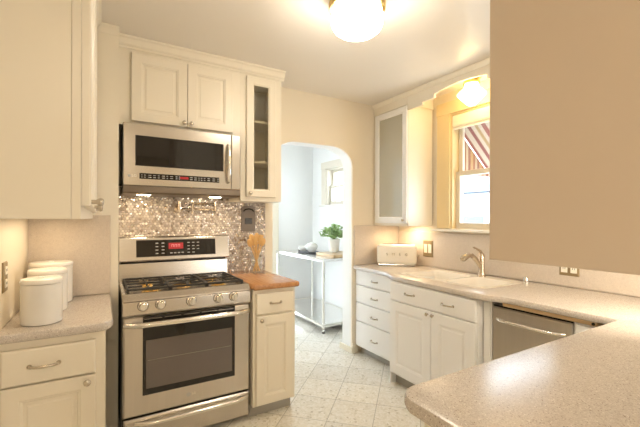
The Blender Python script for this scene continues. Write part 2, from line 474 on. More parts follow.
# return wall (stub) beside the range, left wall
struct(MB().box(XD, .093, YS, YA + .168, 0, ZC).build('wall_left_return', 'paint', None, 0))
struct(MB().box(XD - .1, XD, YR, YA + .168, 0, ZC).build('wall_left', 'wall', None, 0))
# window wall with the kitchen window hole
WY0, WY1, WZ0, WZ1 = 1.56, 2.30, 1.27, 2.33
def wall_with_hole(name, x0, x1, y0, y1, hy0, hy1, hz0, hz1, m):
    b = MB()
    b.box(x0, x1, y0, hy0, 0, ZC).box(x0, x1, hy1, y1, 0, ZC).box(x0, x1, hy0, hy1, 0, hz0).box(x0, x1, hy0, hy1, hz1, ZC)
    return struct(b.build(name, m, None, 0))
wall_with_hole('wall_right', XB, XB + .16, YR, YA, WY0, WY1, WZ0, WZ1, 'wall')
# nook
wall_with_hole('wall_right_nook', XN, XN + .16, YA + .168, YN, 3.95, 4.66, 1.56, 2.10, 'nookwall')
b = MB()
b.box(-1.2, 1.62, YN, YN + .1, 0, ZC).box(2.20, XN + .16, YN, YN + .1, 0, ZC).box(1.62, 2.20, YN, YN + .1, 2.05, ZC)
struct(b.build('wall_far_nook', 'nookwall', None, 0))
b = MB()
b.box(-1.0, -.9, YA + .168, 3.85, 0, ZC).box(-1.0, -.9, 4.45, YN, 0, ZC).box(-1.0, -.9, 3.85, 4.45, 1.95, ZC).box(-1.0, -.9, 3.85, 4.45, 0, .9)
struct(b.build('wall_left_nook', 'nookwall', None, 0))
# wall behind the camera
struct(MB().box(XD, XB, YR - .1, YR, 0, ZC).build('wall_rear', 'wall', None, 0))

# trims
def crown(name, pts, prof, m='paint'):
    """profile (out, z) swept along a straight x or y run"""
    (x0, y0), (x1, y1), side = pts
    b = MB()
    if abs(x1 - x0) > abs(y1 - y0): b.prism([(y0 + side * o, z) for o, z in prof], x0, x1, 'X')
    else: b.prism([(x0 + side * o, z) for o, z in prof], y0, y1, 'Y')
    return struct(b.build(name, m, None, 25))
CP = [(0, ZC - .055), (.008, ZC - .055), (.012, ZC - .045), (.02, ZC - .03), (.034, ZC - .016), (.04, ZC - .012), (.04, ZC - .0005), (0, ZC - .0005)]
crown('trim_1', ((-.018, YS - .0002), (.093, YS), -1), [(o * .6, z) for o, z in CP])
# baseboards
struct(MB().box(AX1 + .0002, 2.245, YA - .016, YA - .0002, 0.0002, .10, .004).build('baseboard_back', 'casing', None, 0))
struct(MB().box(AX1 - .015, AX1 - .0002, YA - .016, YA + .20, 0.0002, .06, .003).build('baseboard_arch', 'casing', None, 0))
b = MB(); b.box(2.36, XN - .02, YN - .016, YN - .0002, .0002, .10, .003)
struct(b.build('baseboard_far', 'casing', None, 0))
struct(MB().box(XN - .016, XN - .0002, YA + .2, YN - .02, .0002, .10, .003).build('baseboard_right', 'casing', None, 0))

# backsplashes (fixed to the walls)
struct(MB().box(.0935, 1.23, YA - .009, YA - .0003, .90, 1.60).build('trim_2', 'penny', None, 0))
struct(MB().box(XD + .0005, .050, YS - .014, YS - .0003, .8975, 1.372, .003).build('trim_3', 'splash', None, 0))
struct(MB().box(XD + .0003, XD + .014, 1.87, YS - .015, .8975, 1.352, .003).build('trim_4', 'wall', None, 0))
struct(MB().box(2.19, XB - .0005, YA - .014, YA - .0003, .8895, 1.287, .003).build('trim_5', 'splash', None, 0))
struct(MB().box(XB - .014, XB - .0003, .10, YA - .0145, .8895, 1.225, .003).build('trim_6', 'splash', None, 0))
# soffit band above the glazed corner cabinet
struct(MB().box(2.443, XB - .0005, 2.506, YA - .0005, 2.421, ZC - .0005).build('wall_soffit', 'paint', None, 0))
CP2 = [(0, ZC - .042), (.004, ZC - .042), (.008, ZC - .034), (.018, ZC - .016), (.021, ZC - .012), (.021, ZC - .0005), (0, ZC - .0005)]
crown('trim_7', ((2.4428, .2), (2.4428, YA - .001), -1), CP2)

# ------------------------------------------------------------------ kitchen window
def window(name, x, y0, y1, z0, z1, cas, wall_t, meet, sill_z, casz, m='casing', pane=True, stool_w=.09):
    w = struct(bpy.data.objects.new(name, None)); COL.objects.link(w)
    b = MB()   # casing boards around the opening, on the room face
    t = .02
    b.box(x - t, x - .0003, y0 - cas, y0, z0, casz, .003).box(x - t, x - .0003, y1, y1 + cas, z0, casz, .003)
    b.box(x - t - .004, x - .0003, y0 - cas - .005, y1 + cas + .005, z1, casz, .003)
    b.build('casing', m, w, 0)
    b = MB()   # jamb lining
    b.box(x, x + wall_t, y0, y0 + .018, z0, z1).box(x, x + wall_t, y1 - .018, y1, z0, z1).box(x, x + wall_t, y0 + .018, y1 - .018, z1 - .018, z1)
    b.build('jamb', m, w, 0)
    b = MB(); b.box(x - stool_w, x + .05, y0 - cas - .02, y1 + cas + .02, sill_z - .024, sill_z, .006)
    b.build('sill', 'white_paint', w, 20)
    a0, a1 = y0 + .02, y1 - .02
    def sash(xs, zz0, zz1, nm, st=.042, bt=.055, tp=.042):
        b = MB()
        b.box(xs, xs + .032, a0, a0 + st, zz0, zz1, .003).box(xs, xs + .032, a1 - st, a1, zz0, zz1, .003)
        b.box(xs, xs + .032, a0 + st, a1 - st, zz0, zz0 + bt, .003).box(xs, xs + .032, a0 + st, a1 - st, zz1 - tp, zz1, .003)
        s = b.build(nm, 'sash', w, 0)
        MB().box(xs + .014, xs + .018, a0 + st - .003, a1 - st + .003, zz0 + bt - .003, zz1 - tp + .003).build('pane', 'glass', s, 0)
        return s
    sash(x + .05, sill_z + .002, meet + .02, 'lower_sash')
    sash(x + .088, meet - .02, z1 - .02, 'upper_sash', bt=.04)
    return w
W1 = window('window_1', XB, WY0, WY1, 1.27, WZ1, .145, .16, 1.775, 1.262, 2.445, 'gold_casing')
W2 = window('window_2', XN, 3.95, 4.66, 1.56, 2.10, .12, .16, 1.83, 1.56, 2.20, 'sash', stool_w=.05)
# roller shade rolled up at the head of the kitchen window
rs = thing('roller_shade', 'rolled up cream roller shade at the head of the kitchen window', 'blind', (XB, (WY0 + WY1) / 2, 2.25))
MB().box(-.012, .03, -.345, .345, -.045, .055, .008).build('valance_board', 'shade', rs, 0)
MB().cyl((.009, -.34, -.04), .019, .68, 'Y').build('roll', 'shade', rs)
MB().box(-.002, .014, -.335, .335, -.075, -.062, .003).build('hem_bar', 'ivory', rs, 0)

# nook glazed door on the far wall
d1 = struct(bpy.data.objects.new('door_1', None)); COL.objects.link(d1)
b = MB(); b.box(2.20, 2.30, YN - .022, YN - .0003, 0.0005, 2.05, .003).box(1.52, 1.62, YN - .022, YN - .0003, .0005, 2.05, .003).box(1.52, 2.30, YN - .024, YN - .0003, 2.05, 2.16, .003)
b.build('casing', 'casing', d1, 0)
MB().rings_rect(1.625, 2.195, .01, 2.045, [(0, YN + .06), (0, YN + .02), (.10, YN + .02), (.10, YN + .06)], False, False).build('door_leaf', 'white_paint', d1, 0)
MB().box(1.7255, 2.0945, YN + .038, YN + .042, .111, 1.944).build('pane', 'glass', d1, 0)

# ------------------------------------------------------------------ upper cabinets by the range
YU = 2.711
uc = thing('upper_cabinet', 'cream two-door wall cabinet above the microwave, reaching the ceiling', 'cabinet', (.095, YU, 0))
UW = .905 - .095
carcass(uc, UW, YA - .001 - YU, 1.962, 2.44)
face_frame(uc, UW, 1.962, 2.46, [(1.962, 1.99), (2.436, 2.46)], [(0, .07), (UW - .062, UW)])
for x0, x1, kx in ((.071, .4195, .397), (.4225, .746, .445)):
    d = panel_door(uc, x0, x1, 1.990, 2.436, -.0205, .02, .058)
    knob(d, kx, -.0405, 2.015)
MB().prism([(0, 2.4415), (0, ZC - .002), (-.062, ZC - .002), (-.062, ZC - .014), (-.05, ZC - .022), (-.036, ZC - .05), (-.03, ZC - .055), (-.022, ZC - .06), (-.022, 2.4615), (-.0002, 2.4612)], 0, UW - .0005, 'X').build('crown_moulding', 'paint', uc, 20)

gc = thing('upper_cabinet', 'cream wall cabinet with narrow glazed door between microwave and arch', 'cabinet', (.9055, YU, 0))
GW = .338; GD = YA - .001 - YU
open_carcass(gc, GW, GD, 1.487, 2.46, (1.80, 2.12), 'paint')
face_frame(gc, GW, 1.487, 2.46, [(1.487, 1.52), (2.44, 2.46)], [(0, .04), (GW - .055, GW)])
d = glass_door(gc, .041, .283, 1.519, 2.442, -.0205, .02, .062)
knob(d, .068, -.0405, 1.549)
MB().prism([(0, 2.4615), (0, ZC - .002), (-.062, ZC - .002), (-.062, ZC - .014), (-.05, ZC - .022), (-.036, ZC - .05), (-.03, ZC - .055), (-.022, ZC - .06), (-.022, 2.4615)], .0005, GW + .02, 'X').build('crown_moulding', 'paint', gc, 20)

# ------------------------------------------------------------------ microwave
mw = thing('microwave_oven', 'stainless over-range microwave hung under the cream wall cabinet', 'microwave', (.1175, 2.60, 1.512))
MWW = .757
MB().box(0, MWW, .035, YA - .010 - 2.60, .05, .446, .002).build('body', 'black', mw, 0)
# slanted stainless underside with the lamps
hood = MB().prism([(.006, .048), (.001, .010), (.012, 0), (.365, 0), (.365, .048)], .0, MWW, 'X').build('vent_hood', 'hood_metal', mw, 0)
for cx in (.13, .61):
    MB().box(cx - .04, cx + .04, .12, .155, -.004, -.0003, .001).build('lamp_lens', 'lens', hood, 0)
# door with raised border and a sunk window
DW_ = .690
door = MB()
door.rings_rect(0, DW_, .0505, .446, [(0, .0345), (0, .004), (.004, 0), (.010, 0)], True).build
dm = door.build('door', 'steel', mw, 0)
MB().rings_rect(.068, .632, .178, .372, [(0, -.0002), (0, -.002), (.004, -.003), (.01, -.003)]).build('door_window', 'blackglass', dm, 0)
MB().box(.092, .602, -.002, -.0002, .095, .132, .0008).build('control_strip', 'blackglass', dm, 0)
random.seed(3)
x = .102
while x < .595:
    wdt = random.choice((.010, .014, .022))
    if .335 < x < .395: x += wdt + .01; continue
    for zz in (.104, .1175):
        MB().box(x, x + wdt * .8, -.0028, -.0021, zz, zz + .0045).build('key', 'grey_mark', dm, 0)
    x += wdt + random.choice((.006, .012))
MB().box(.338, .392, -.0028, -.0021, .106, .122).build('clock_display', 'red', dm, 0)
lg = MB().lathe([(.0085, 0), (.0085, -.0012)], (.034, -.0004, .113), 20, 'Y').build('emblem', 'grey_mark', dm)
text('lettering', 'LG', .024, 'ivory', dm, (.062, -.0008, .113))
# curved bar handle
hp = [(.664, -.001, .100), (.664, -.022, .108), (.664, -.036, .15), (.664, -.042, .235), (.664, -.036, .32), (.664, -.022, .362), (.664, -.001, .370)]
MB().tube(hp, [.010, .011, .012, .0125, .012, .011, .010], 14).build('handle', 'steel_br', dm)
MB().rings_rect(DW_ + .002, MWW, .0505, .446, [(0, .0345), (0, .004), (.004, 0), (.010, 0)]).build('side_panel', 'steel', mw, 0)

# ------------------------------------------------------------------ range
RX, RY = .1055, 2.35
gr = thing('gas_range', 'stainless gas range with black grates, between left counter and wooden counter', 'stove', (RX, RY, 0))
RW = .756
RD = YA - .011 - RY
MB().box(0, RW, .045, RD, .05, .876, .002).build('body', 'black', gr, 0)
for x in (.05, RW - .05):
    for y in (.10, RD - .06): MB().cyl((x, y, .0002), .018, .0495).build('foot', 'black', gr)
# lower drawer
dr = MB().rings_rect(.004, RW - .004, .035, .196, [(0, .0445), (0, .008), (.008, 0), (.016, -.002)]).build('drawer', 'steel', gr, 0)
def bar_handle(parent, x0, x1, z, out, r=.013):
    n = 16; pts = []
    for i in range(n + 1):
        s = i / n; x = x0 + (x1 - x0) * s
        e = min(s, 1 - s) * n
        y = -out if e >= 2 else (-.002, -out * .62)[int(e)] if e < 2 else -out
        pts.append((x, y - .012 * math.sin(PI * s), z))
    return MB().tube(pts, r, 14).build('handle', 'steel_br', parent)
bar_handle(dr, .065, RW - .02, .170, .030, .013)
# oven door: stainless shell, black glass centre
DZ0, DZ1 = .206, .785
od = MB().rings_rect(.002, RW - .002, DZ0, DZ1, [(0, .0445), (0, .010), (.010, 0), (.02, 0)]).build('oven_door', 'steel_v', gr, 0)
gl = MB().rings_rect(.104, .650, .324, .7815, [(0, -.0003), (0, -.003), (.003, -.0045), (.01, -.0045)]).build('door_glass', 'blackglass', od, 0)
MB().rings_rect(.121, .632, .360, .643, [(0, -.0046), (.003, -.0056), (.008, -.0056)]).build('oven_window', 'ovenglass', od, 0)
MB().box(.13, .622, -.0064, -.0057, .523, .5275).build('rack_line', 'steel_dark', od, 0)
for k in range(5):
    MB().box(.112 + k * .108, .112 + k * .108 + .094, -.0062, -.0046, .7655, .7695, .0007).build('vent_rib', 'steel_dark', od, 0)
bar_handle(od, .010, RW - .010, .742, .036, .0165)
MB().lathe([(.013, 0), (.013, -.0012)], (.36, -.0002, .270), 20, 'Y').build('emblem', 'grey_mark', od)
text('lettering', 'LG', .018, 'ivory', od, (.392, -.0008, .270))
# control panel (leans back), with five knobs
cp = MB().prism([(.0445, .790), (.0, .7905), (-.006, .80), (-.002, .868), (.004, .876), (.0445, .876)], 0, RW, 'X', .0015).build('control_panel', 'steel', gr, 0)
for kx in (.105, .199, .374, .540, .640):
    k = MB().lathe([(.027, 0), (.027, -.006), (.0225, -.010), (.021, -.030), (.019, -.034), (1e-7, -.0345)], (kx, -.0045, .845), 28, 'Y').build('knob', 'steel_br', gr)
    MB().box(kx - .0045, kx + .0045, -.044, -.0385, .826, .864, .002).build('grip', 'steel_br', k, 0)
    MB().lathe([(.031, 0), (.031, -.0015), (.028, -.002)], (kx, -.0038, .845), 28, 'Y').build('bezel', 'steel_dark', k)
# cooktop: stainless frame with raised rim and sunk well
ct = MB().prism([(-.004, .8765), (.0, .884), (.038, .912), (.05, .914), (.058, .908), (.066, .896), (.52, .896), (.52, .8765)], 0, RW, 'X')
ct.box(0, .022, .058, .52, .896, .913, .003).box(RW - .022, RW, .058, .52, .896, .913, .003)
ct = ct.build('cooktop', 'steel', gr, 0)
for bx, by, r in ((.165, .17, .045), (.165, .40, .036), (.378, .285, .050), (.590, .17, .040), (.590, .40, .040)):
    bn = MB().lathe([(r + .012, .8965), (r + .010, .903), (r, .905), (r, .912)], (bx, by, 0), 28).build('burner', 'brass', gr)
    MB().lathe([(r * .85, .9122), (r * .88, .917), (r * .5, .921), (1e-7, .9215)], (bx, by, 0), 28).build('burner_cap', 'iron', bn)
def grate(x0, x1):
    b = MB(); y0, y1, z = .075, .505, .930
    h = .006
    def bar(xa, ya, xb, yb, w=.0048):
        if abs(xa - xb) < 1e-6: b.box(xa - w, xa + w, min(ya, yb), max(ya, yb), z - h, z + h, .003)
        else: b.box(min(xa, xb), max(xa, xb), ya - w, ya + w, z - h, z + h, .003)
    bar(x0, y0, x1, y0, .006); bar(x0, y1, x1, y1, .006); bar(x0, y0, x0, y1, .006); bar(x1, y0, x1, y1, .006)
    bar(x0, (y0 + y1) / 2, x1, (y0 + y1) / 2)
    xm = (x0 + x1) / 2
    for cy in (y0 + .105, y1 - .105):
        bar(x0, cy, xm - .03, cy, .005); bar(xm + .03, cy, x1, cy, .005)
    bar(xm, y0, xm, y0 + .075, .005); bar(xm, y1 - .075, xm, y1, .005); bar(xm, (y0 + y1) / 2 - .08, xm, (y0 + y1) / 2 + .08, .004)
    for x in (x0, x1):
        for y in (y0 + .01, y1 - .01): b.box(x - .007, x + .007, y - .007, y + .007, .9135 if (x < .03 or x > RW - .03) else .8964, z)
    return b.build('grate', 'iron', gr, 0)
grate(.030, .262); grate(.272, .484); grate(.494, RW - .030)
# backguard: sloped riser, dark slot and tilted console
MB().prism([(.515, .8965), (.525, 1.035), (RD - .09, 1.035), (RD, .8965)], .0, RW, 'X', .001).build('riser', 'steel', gr, 0)
MB().box(.012, RW - .012, .535, RD - .001, 1.0355, 1.052).build('vent_gap', 'black', gr, 0)
bgp = [(.486, 1.052), (.480, 1.058), (.500, 1.214), (.512, 1.226), (.56, 1.226), (RD, 1.20), (RD, 1.0525)]
bg = MB().prism(bgp, 0, RW, 'X', .002).build('backguard', 'steel', gr, 0)
def on_console(x0, x1, z0, z1, d, name, m, par):
    f = lambda z: .480 + (z - 1.058) * (.020 / .156)
    return MB().prism([(f(z0) - d, z0), (f(z0) - .0004 + (0 if d < .002 else 0), z0), (f(z1) - .0004, z1), (f(z1) - d, z1)], x0, x1, 'X').build(name, m, par, 0)
dp = on_console(.105, .652, 1.082, 1.199, .003, 'display_panel', 'blackglass', gr)
on_console(.315, .416, 1.132, 1.176, .0036, 'clock_display', 'red', dp)
f = lambda z: .480 + (z - 1.058) * (.020 / .156)
for x in (.335, .356, .378):
    MB().prism([(x, 1.143), (x + .003, 1.143), (x + .003, 1.162), (x + .012, 1.162), (x + .012, 1.143), (x + .015, 1.143), (x + .015, 1.165), (x, 1.165)], f(1.15) - .0042, f(1.15) - .003, 'Y').build('segment', 'pink', dp, 0)
def key(x0, x1, z, h): MB().box(x0, x1, f(z) - .0046, f(z) - .0028, z, z + h).build('key', 'grey_mark', dp, 0)
for xx in (.228, .268):
    for zz in (1.100, 1.124, 1.148, 1.172): key(xx, xx + .018, zz, .007)
for i in range(4): key(.325 + i * .026, .341 + i * .026, 1.1, .007)
for i in range(3):
    for zz in (1.100, 1.124, 1.148, 1.172):
        if i < 2 or zz > 1.11: key(.445 + i * .034, .462 + i * .034, zz, .006)

# ------------------------------------------------------------------ base cabinet right of the range + wooden top
bc = thing('base_cabinet', 'cream base cabinet under the butcher block, right of the range', 'cabinet', (.872, 2.337, 0))
BW = .312
carcass(bc, BW, YA - .001 - 2.337, .0, .8755, .09)
MB().box(.002, BW - .002, .054, .0596, .0005, .088).build('toe_kick', 'toe', bc, 0)
face_frame(bc, BW, .09, .8755, [(.09, .10), (.85, .8755), (.696, .708)], [(0, .018), (BW - .022, BW)], t=.012)
d = drawer_front(bc, .018, BW - .021, .708, .850, -.0125, .018); pull(d, .157, -.0305, .781, .075)
d = panel_door(bc, .018, BW - .021, .100, .697, -.0125, .018, .055); knob(d, .050, -.0305, .672)
bt = tag(MB().box(.8640, 1.206, 2.290, YA - .0095, .8762, .914, .013, 4).build('butcher_block_top', 'butcher', None, 30), 'reddish wooden butcher block countertop beside the range', 'countertop')

# ------------------------------------------------------------------ left counter
ZL = .896
lc = thing('base_cabinet', 'cream base cabinet with bow pull drawer under the left counter', 'cabinet', (XD + .001, 1.905, 0))
LW = .019 - (XD + .001)
carcass(lc, LW, YS - .016 - 1.905, .0, ZL - .0405, .09)
MB().box(.002, LW - .002, .054, .0596, .0005, .088).build('toe_kick', 'toe', lc, 0)
face_frame(lc, LW, .09, ZL - .0405, [(.09, .10), (.822, ZL - .0405), (.672, .684)], [(0, .02), (LW - .036, LW)], t=.012)
d = drawer_front(lc, .021, LW - .037, .680, .824, -.0125, .018); pull(d, LW - .218, -.0305, .752, .098)
d = panel_door(lc, .021, LW - .037, .100, .674, -.0125, .018, .055); knob(d, LW - .068, -.0305, .648)

def top_slab(name, outer, z1, th, m, hole=None, rnd=.012):
    """countertop: outline with a rounded edge; a hole may be cut for a sink"""
    b = MB(); bm = b.bm; n = len(outer)
    area = sum(outer[i][0] * outer[(i + 1) % n][1] - outer[(i + 1) % n][0] * outer[i][1] for i in range(n))
    if area < 0: outer = outer[::-1]
    def off(d):
        res = []
        for i in range(n):
            p0, p1, p2 = Vector(outer[i - 1]), Vector(outer[i]), Vector(outer[(i + 1) % n])
            e0, e1 = (p1 - p0).normalized(), (p2 - p1).normalized()
            n0, n1 = Vector((-e0.y, e0.x)), Vector((-e1.y, e1.x))
            k = n0 + n1; k = k / max(.3, k.dot(n0))
            res.append(p1 + k * d)
        return res
    prof = [(rnd, z1 - th), (rnd * .3, z1 - th + rnd * .3), (0, z1 - th + rnd), (0, z1 - rnd), (rnd * .3, z1 - rnd * .3), (rnd, z1)]
    rings = [[bm.verts.new((p.x, p.y, z)) for p in off(d)] for d, z in prof]
    for a, c in zip(rings, rings[1:]):
        for i in range(n): bm.faces.new((a[i], a[(i + 1) % n], c[(i + 1) % n], c[i]))
    def cap(ring, z):
        edges = [bm.edges.get((ring[i], ring[(i + 1) % n])) for i in range(n)]
        hr = None
        if hole:
            hr = [bm.verts.new((p[0], p[1], z)) for p in hole]
            edges += [bm.edges.new((hr[i], hr[(i + 1) % len(hr)])) for i in range(len(hr))]
        bmesh.ops.triangle_fill(bm, use_beauty=True, use_dissolve=False, edges=edges)
        return hr
    h0 = cap(rings[0], z1 - th); h1 = cap(rings[-1], z1)
    if hole:
        for i in range(len(h0)): bm.faces.new((h0[i], h0[(i + 1) % len(h0)], h1[(i + 1) % len(h0)], h1[i]))
    return b.build(name, m, None, 40)
def fillet(p0, p1, p2, r, n=6):
    """round a polygon corner"""
    p0, p1, p2 = Vector(p0), Vector(p1), Vector(p2)
    a, c = (p0 - p1).normalized(), (p2 - p1).normalized()
    ang = a.angle(c); d = r / math.tan(ang / 2)
    s, e = p1 + a * d, p1 + c * d
    ctr = p1 + (a + c).normalized() * (r / math.sin(ang / 2))
    v0, v1 = s - ctr, e - ctr
    t0 = math.atan2(v0.y, v0.x); t1 = math.atan2(v1.y, v1.x)
    while t1 - t0 > PI: t1 -= 2 * PI
    while t1 - t0 < -PI: t1 += 2 * PI
    return [tuple(ctr + Vector((math.cos(t0 + (t1 - t0) * i / n), math.sin(t0 + (t1 - t0) * i / n))) * r) for i in range(n + 1)]
LX1 = .049
o = [(XD + .001, YS - .001), (XD + .001, 1.866)] + fillet((XD, 1.866), (LX1, 1.866), (LX1, YS), .07) + [(LX1, YS - .001)]
tag(top_slab('countertop', o, ZL, .040, 'counter'), 'short speckled beige countertop on the left, under the canisters', 'countertop')

# left wall cabinet (its end panel faces the camera, doors face right)
LY0 = 1.055
ul = thing('upper_cabinet', 'tall cream wall cabinet on the left, its blank end panel towards the viewer', 'cabinet', (-.0615, LY0, 0), 90)
ULW = YS - .002 - LY0
carcass(ul, ULW, -XD - .0625, 1.352, 2.52)
MB().box(.0005, ULW, -.0195, -.0003, 1.352, 2.52, .001).build('face_frame', 'paint', ul, 0)
dw = (ULW - .02 - .01) / 3
for k in range(3):
    x0 = .012 + k * dw
    d = panel_door(ul, x0, x0 + dw - .004, 1.385, 2.44, -.0200, .02, .058)
    knob(d, x0 + .032, -.040, 1.396, 'nickel', .010)
MB().prism([(-.0005, 2.445), (-.0005, ZC - .001), (-.060, ZC - .001), (-.060, ZC - .014), (-.048, ZC - .024), (-.034, ZC - .055), (-.022, ZC - .062), (-.0205, 2.445)], .0, ULW - .03, 'X').build('crown_moulding', 'paint', ul, 20)

# canisters
for k, (cx, cy, r, h, lb) in enumerate(((-.2225, 2.005, .075, .197, 'smallest white ceramic canister, nearest the front edge of the left counter'),
                                        (-.224, 2.238, .080, .209, 'middle white ceramic canister in the row on the left counter'),
                                        (-.2300, 2.455, .096, .222, 'largest white ceramic canister, hindmost on the left counter by the backsplash'))):
    c = thing('canister', lb, 'canister', (cx, cy, ZL), 0, 'white lidded canisters on the left counter')
    hb = h - .022
    MB().lathe([(r - .008, 0.0002), (r - .002, .004), (r, .012), (r, hb - .002), (r - .004, hb), (r - .01, hb), (r - .012, hb - .01)], n=48).build('pot', 'ceramic', c)
    MB().lathe([(r - .014, hb + .0005), (r + .001, hb + .001), (r + .002, hb + .012), (r - .002, hb + .019), (r - .012, hb + .022), (1e-7, hb + .021)], n=48).build('lid', 'ceramic', c)
    MB().box(-.012, .012, -r * .15 - .005, -r * .15 + .005, hb + .0205, hb + .026, .002).build('lid_grip', 'ceramic', c, 30)

# ------------------------------------------------------------------ sink-wall run
ZK = .888
ZU = ZK - .042      # underside of the worktop
dc = thing('drawer_cabinet', 'white four-drawer base cabinet beside the arch, under the toaster', 'cabinet', (2.232, YA - .0005, 0), -90)
DW4 = YA - .0005 - 2.436
carcass(dc, DW4, XB - .02 - 2.232, 0, ZU, .075, 'paint_daylit')
MB().box(.002, DW4 - .002, .054, .0596, .0005, .073).build('toe_kick', 'toe', dc, 0)
for z0, z1 in ((.696, .842), (.520, .692), (.335, .516), (.080, .331)):
    d = drawer_front(dc, .003, DW4 - .003, z0 + .0015, z1 - .0015, -.0005, .0195, m='paint_daylit')
    pull(d, DW4 / 2 + .02, -.02, (z0 + z1) / 2 - .01, .085)

SX = 2.060
sk = thing('sink_cabinet', 'white sink base cabinet, two panelled doors below a wide false drawer', 'cabinet', (SX, 2.31, 0), -90)
SW = 2.31 - 1.485
b = MB()   # open-topped carcass so the bowls can hang in it
sd = XB - .02 - SX
b.box(0, .02, 0, sd, .0, ZU).box(SW - .02, SW, 0, sd, .0, ZU).box(.02, SW - .02, sd - .015, sd, 0, ZU).box(.02, SW - .02, .0, sd - .015, .09, .11).box(.02, SW - .02, 0, .018, .11, ZU)
b.build('body', 'paint_daylit', sk, 0)
MB().box(.021, SW - .021, .05, .058, .0005, .089).build('toe_kick', 'toe', sk, 0)
fp = MB().rings_rect(.022, SW - .004, .694, .838, slab_rings(.0195, -.0005)).build('false_drawer', 'paint_daylit', sk, 20)
pull(fp, .245, -.02, .771, .095); pull(fp, .605, -.02, .764, .095)
for x0, x1, kx in ((.022, .4535, .430), (.4565, SW - .004, .480)):
    d = panel_door(sk, x0, x1, .108, .688, -.0005, .0195, .07, m='paint_daylit')
    knob(d, kx, -.02, .664, 'nickel', .013)
# slanted filler towards the drawers
MB().prism([(-.0005, .0), (-.118, .170), (-.118, .30), (-.0005, .30)], .08, ZU - .001).build('filler', 'paint_daylit', sk, 0)

# dishwasher
dwx = 2.130
dwt = thing('dishwasher', 'narrow stainless dishwasher right of the sink cabinet', 'dishwasher', (dwx, 1.418, 0), -90)
DWW = .456
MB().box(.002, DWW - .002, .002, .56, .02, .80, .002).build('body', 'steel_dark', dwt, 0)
MB().box(.004, DWW - .004, .03, .045, .001, .019).build('toe_kick', 'black', dwt, 0)
dd = MB().rings_rect(0, DWW, .10, .810, [(0, .0015), (0, -.012), (.006, -.02), (.014, -.02)]).build('door', 'steel_v', dwt, 0)
pts = []
for i in range(17):
    s = i / 16; e = min(s, 1 - s) * 16
    y = (-.021, -.045)[int(e)] if e < 2 else -.052
    pts.append((.035 + (DWW - .07) * s, y - .010 * math.sin(PI * s), .742))
MB().tube(pts, .0105, 12).build('handle', 'steel_br', dd)
MB().box(.002, DWW - .002, -.010, .001, .811, .819).build('control_edge', 'black', dwt, 0)

# stile between sink base and dishwasher, breadboard slot above
fl = thing('filler_stile', 'slim white filler stile between sink cabinet and dishwasher', 'cabinet filler', (2.115, 1.4835, 0), -90)
MB().box(.0, .062, 0, .40, 0.0003, ZU - .001, .002).build('panel', 'paint_daylit', fl, 0)
MB().box(.010, .052, -.008, -.0003, .10, ZU - .02, .003).build('bead', 'paint_daylit', fl, 0)
bb = thing('cutting_board', 'pale wooden pull-out cutting board slotted over the dishwasher', 'cutting board', (2.112, 1.352, 0), -90)
MB().box(0, .50, 0, .45, .8215, .8425, .004).build('board', 'board', bb, 0)
MB().lathe([(.008, 0), (.008, -.004), (1e-7, -.005)], (.485, -.0002, .832), 14, 'Y').build('stop', 'black', bb)
# corner cabinet to the right of the dishwasher
cc = thing('corner_cabinet', 'plain white corner base cabinet right of the dishwasher', 'cabinet', (2.125, .9605, 0), -90)
MB().box(0, .12, 0, .60, .0, .818, .002).box(.12, .76, 0.0, .60, .0, .818).build('body', 'paint_daylit', cc, 0)
MB().box(.018, .12, -.018, -.0003, .10, .812, .003).build('front_panel', 'paint_daylit', cc, 0)

# peninsula
pn = thing('peninsula_cabinet', 'cream peninsula base carrying the speckled counter in the foreground', 'cabinet', (.752, .20, 0))
MB().box(0, 2.1235 - .752, 0, .505, .0, ZU - .001, .002).build('body', 'paint', pn, 0)
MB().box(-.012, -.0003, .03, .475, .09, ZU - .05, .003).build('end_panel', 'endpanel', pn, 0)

# worktop: U outline with the bump in front of the sink and a hole for the bowls
PX = .686
out = [(2.183, YA - .0005), (2.150, 2.47), (2.130, 2.43), (2.085, 2.35), (2.060, 2.30), (2.048, 2.24), (2.040, 2.0), (2.034, 1.7), (2.030, 1.50),
       (2.034, 1.44), (2.048, 1.395), (2.068, 1.36), (2.084, 1.32), (2.090, 1.27)]
out += fillet((2.09, 1.27), (2.082, .757), (1.5, .757), .02, 4)
out += fillet((1.5, .757), (PX, .757), (PX, .1), .075, 8)
out += [(PX, .10), (XB - .0005, .10), (XB - .0005, YA - .0005)]
SY0, SY1, SX0, SX1 = 1.535, 2.345, 2.180, 2.690
def rrect(x0, x1, y0, y1, r, n=4):
    return fillet((x1, y0), (x0, y0), (x0, y1), r, n) + fillet((x0, y0), (x0, y1), (x1, y1), r, n) + fillet((x0, y1), (x1, y1), (x1, y0), r, n) + fillet((x1, y1), (x1, y0), (x0, y0), r, n)
# fillet() takes (prev, corner, next)
hole = rrect(SX0, SX1, SY0, SY1, .06)
wt = tag(top_slab('worktop', out, ZK, .042, 'counter', hole, .014), 'long speckled beige worktop from the toaster round to the foreground peninsula', 'countertop')

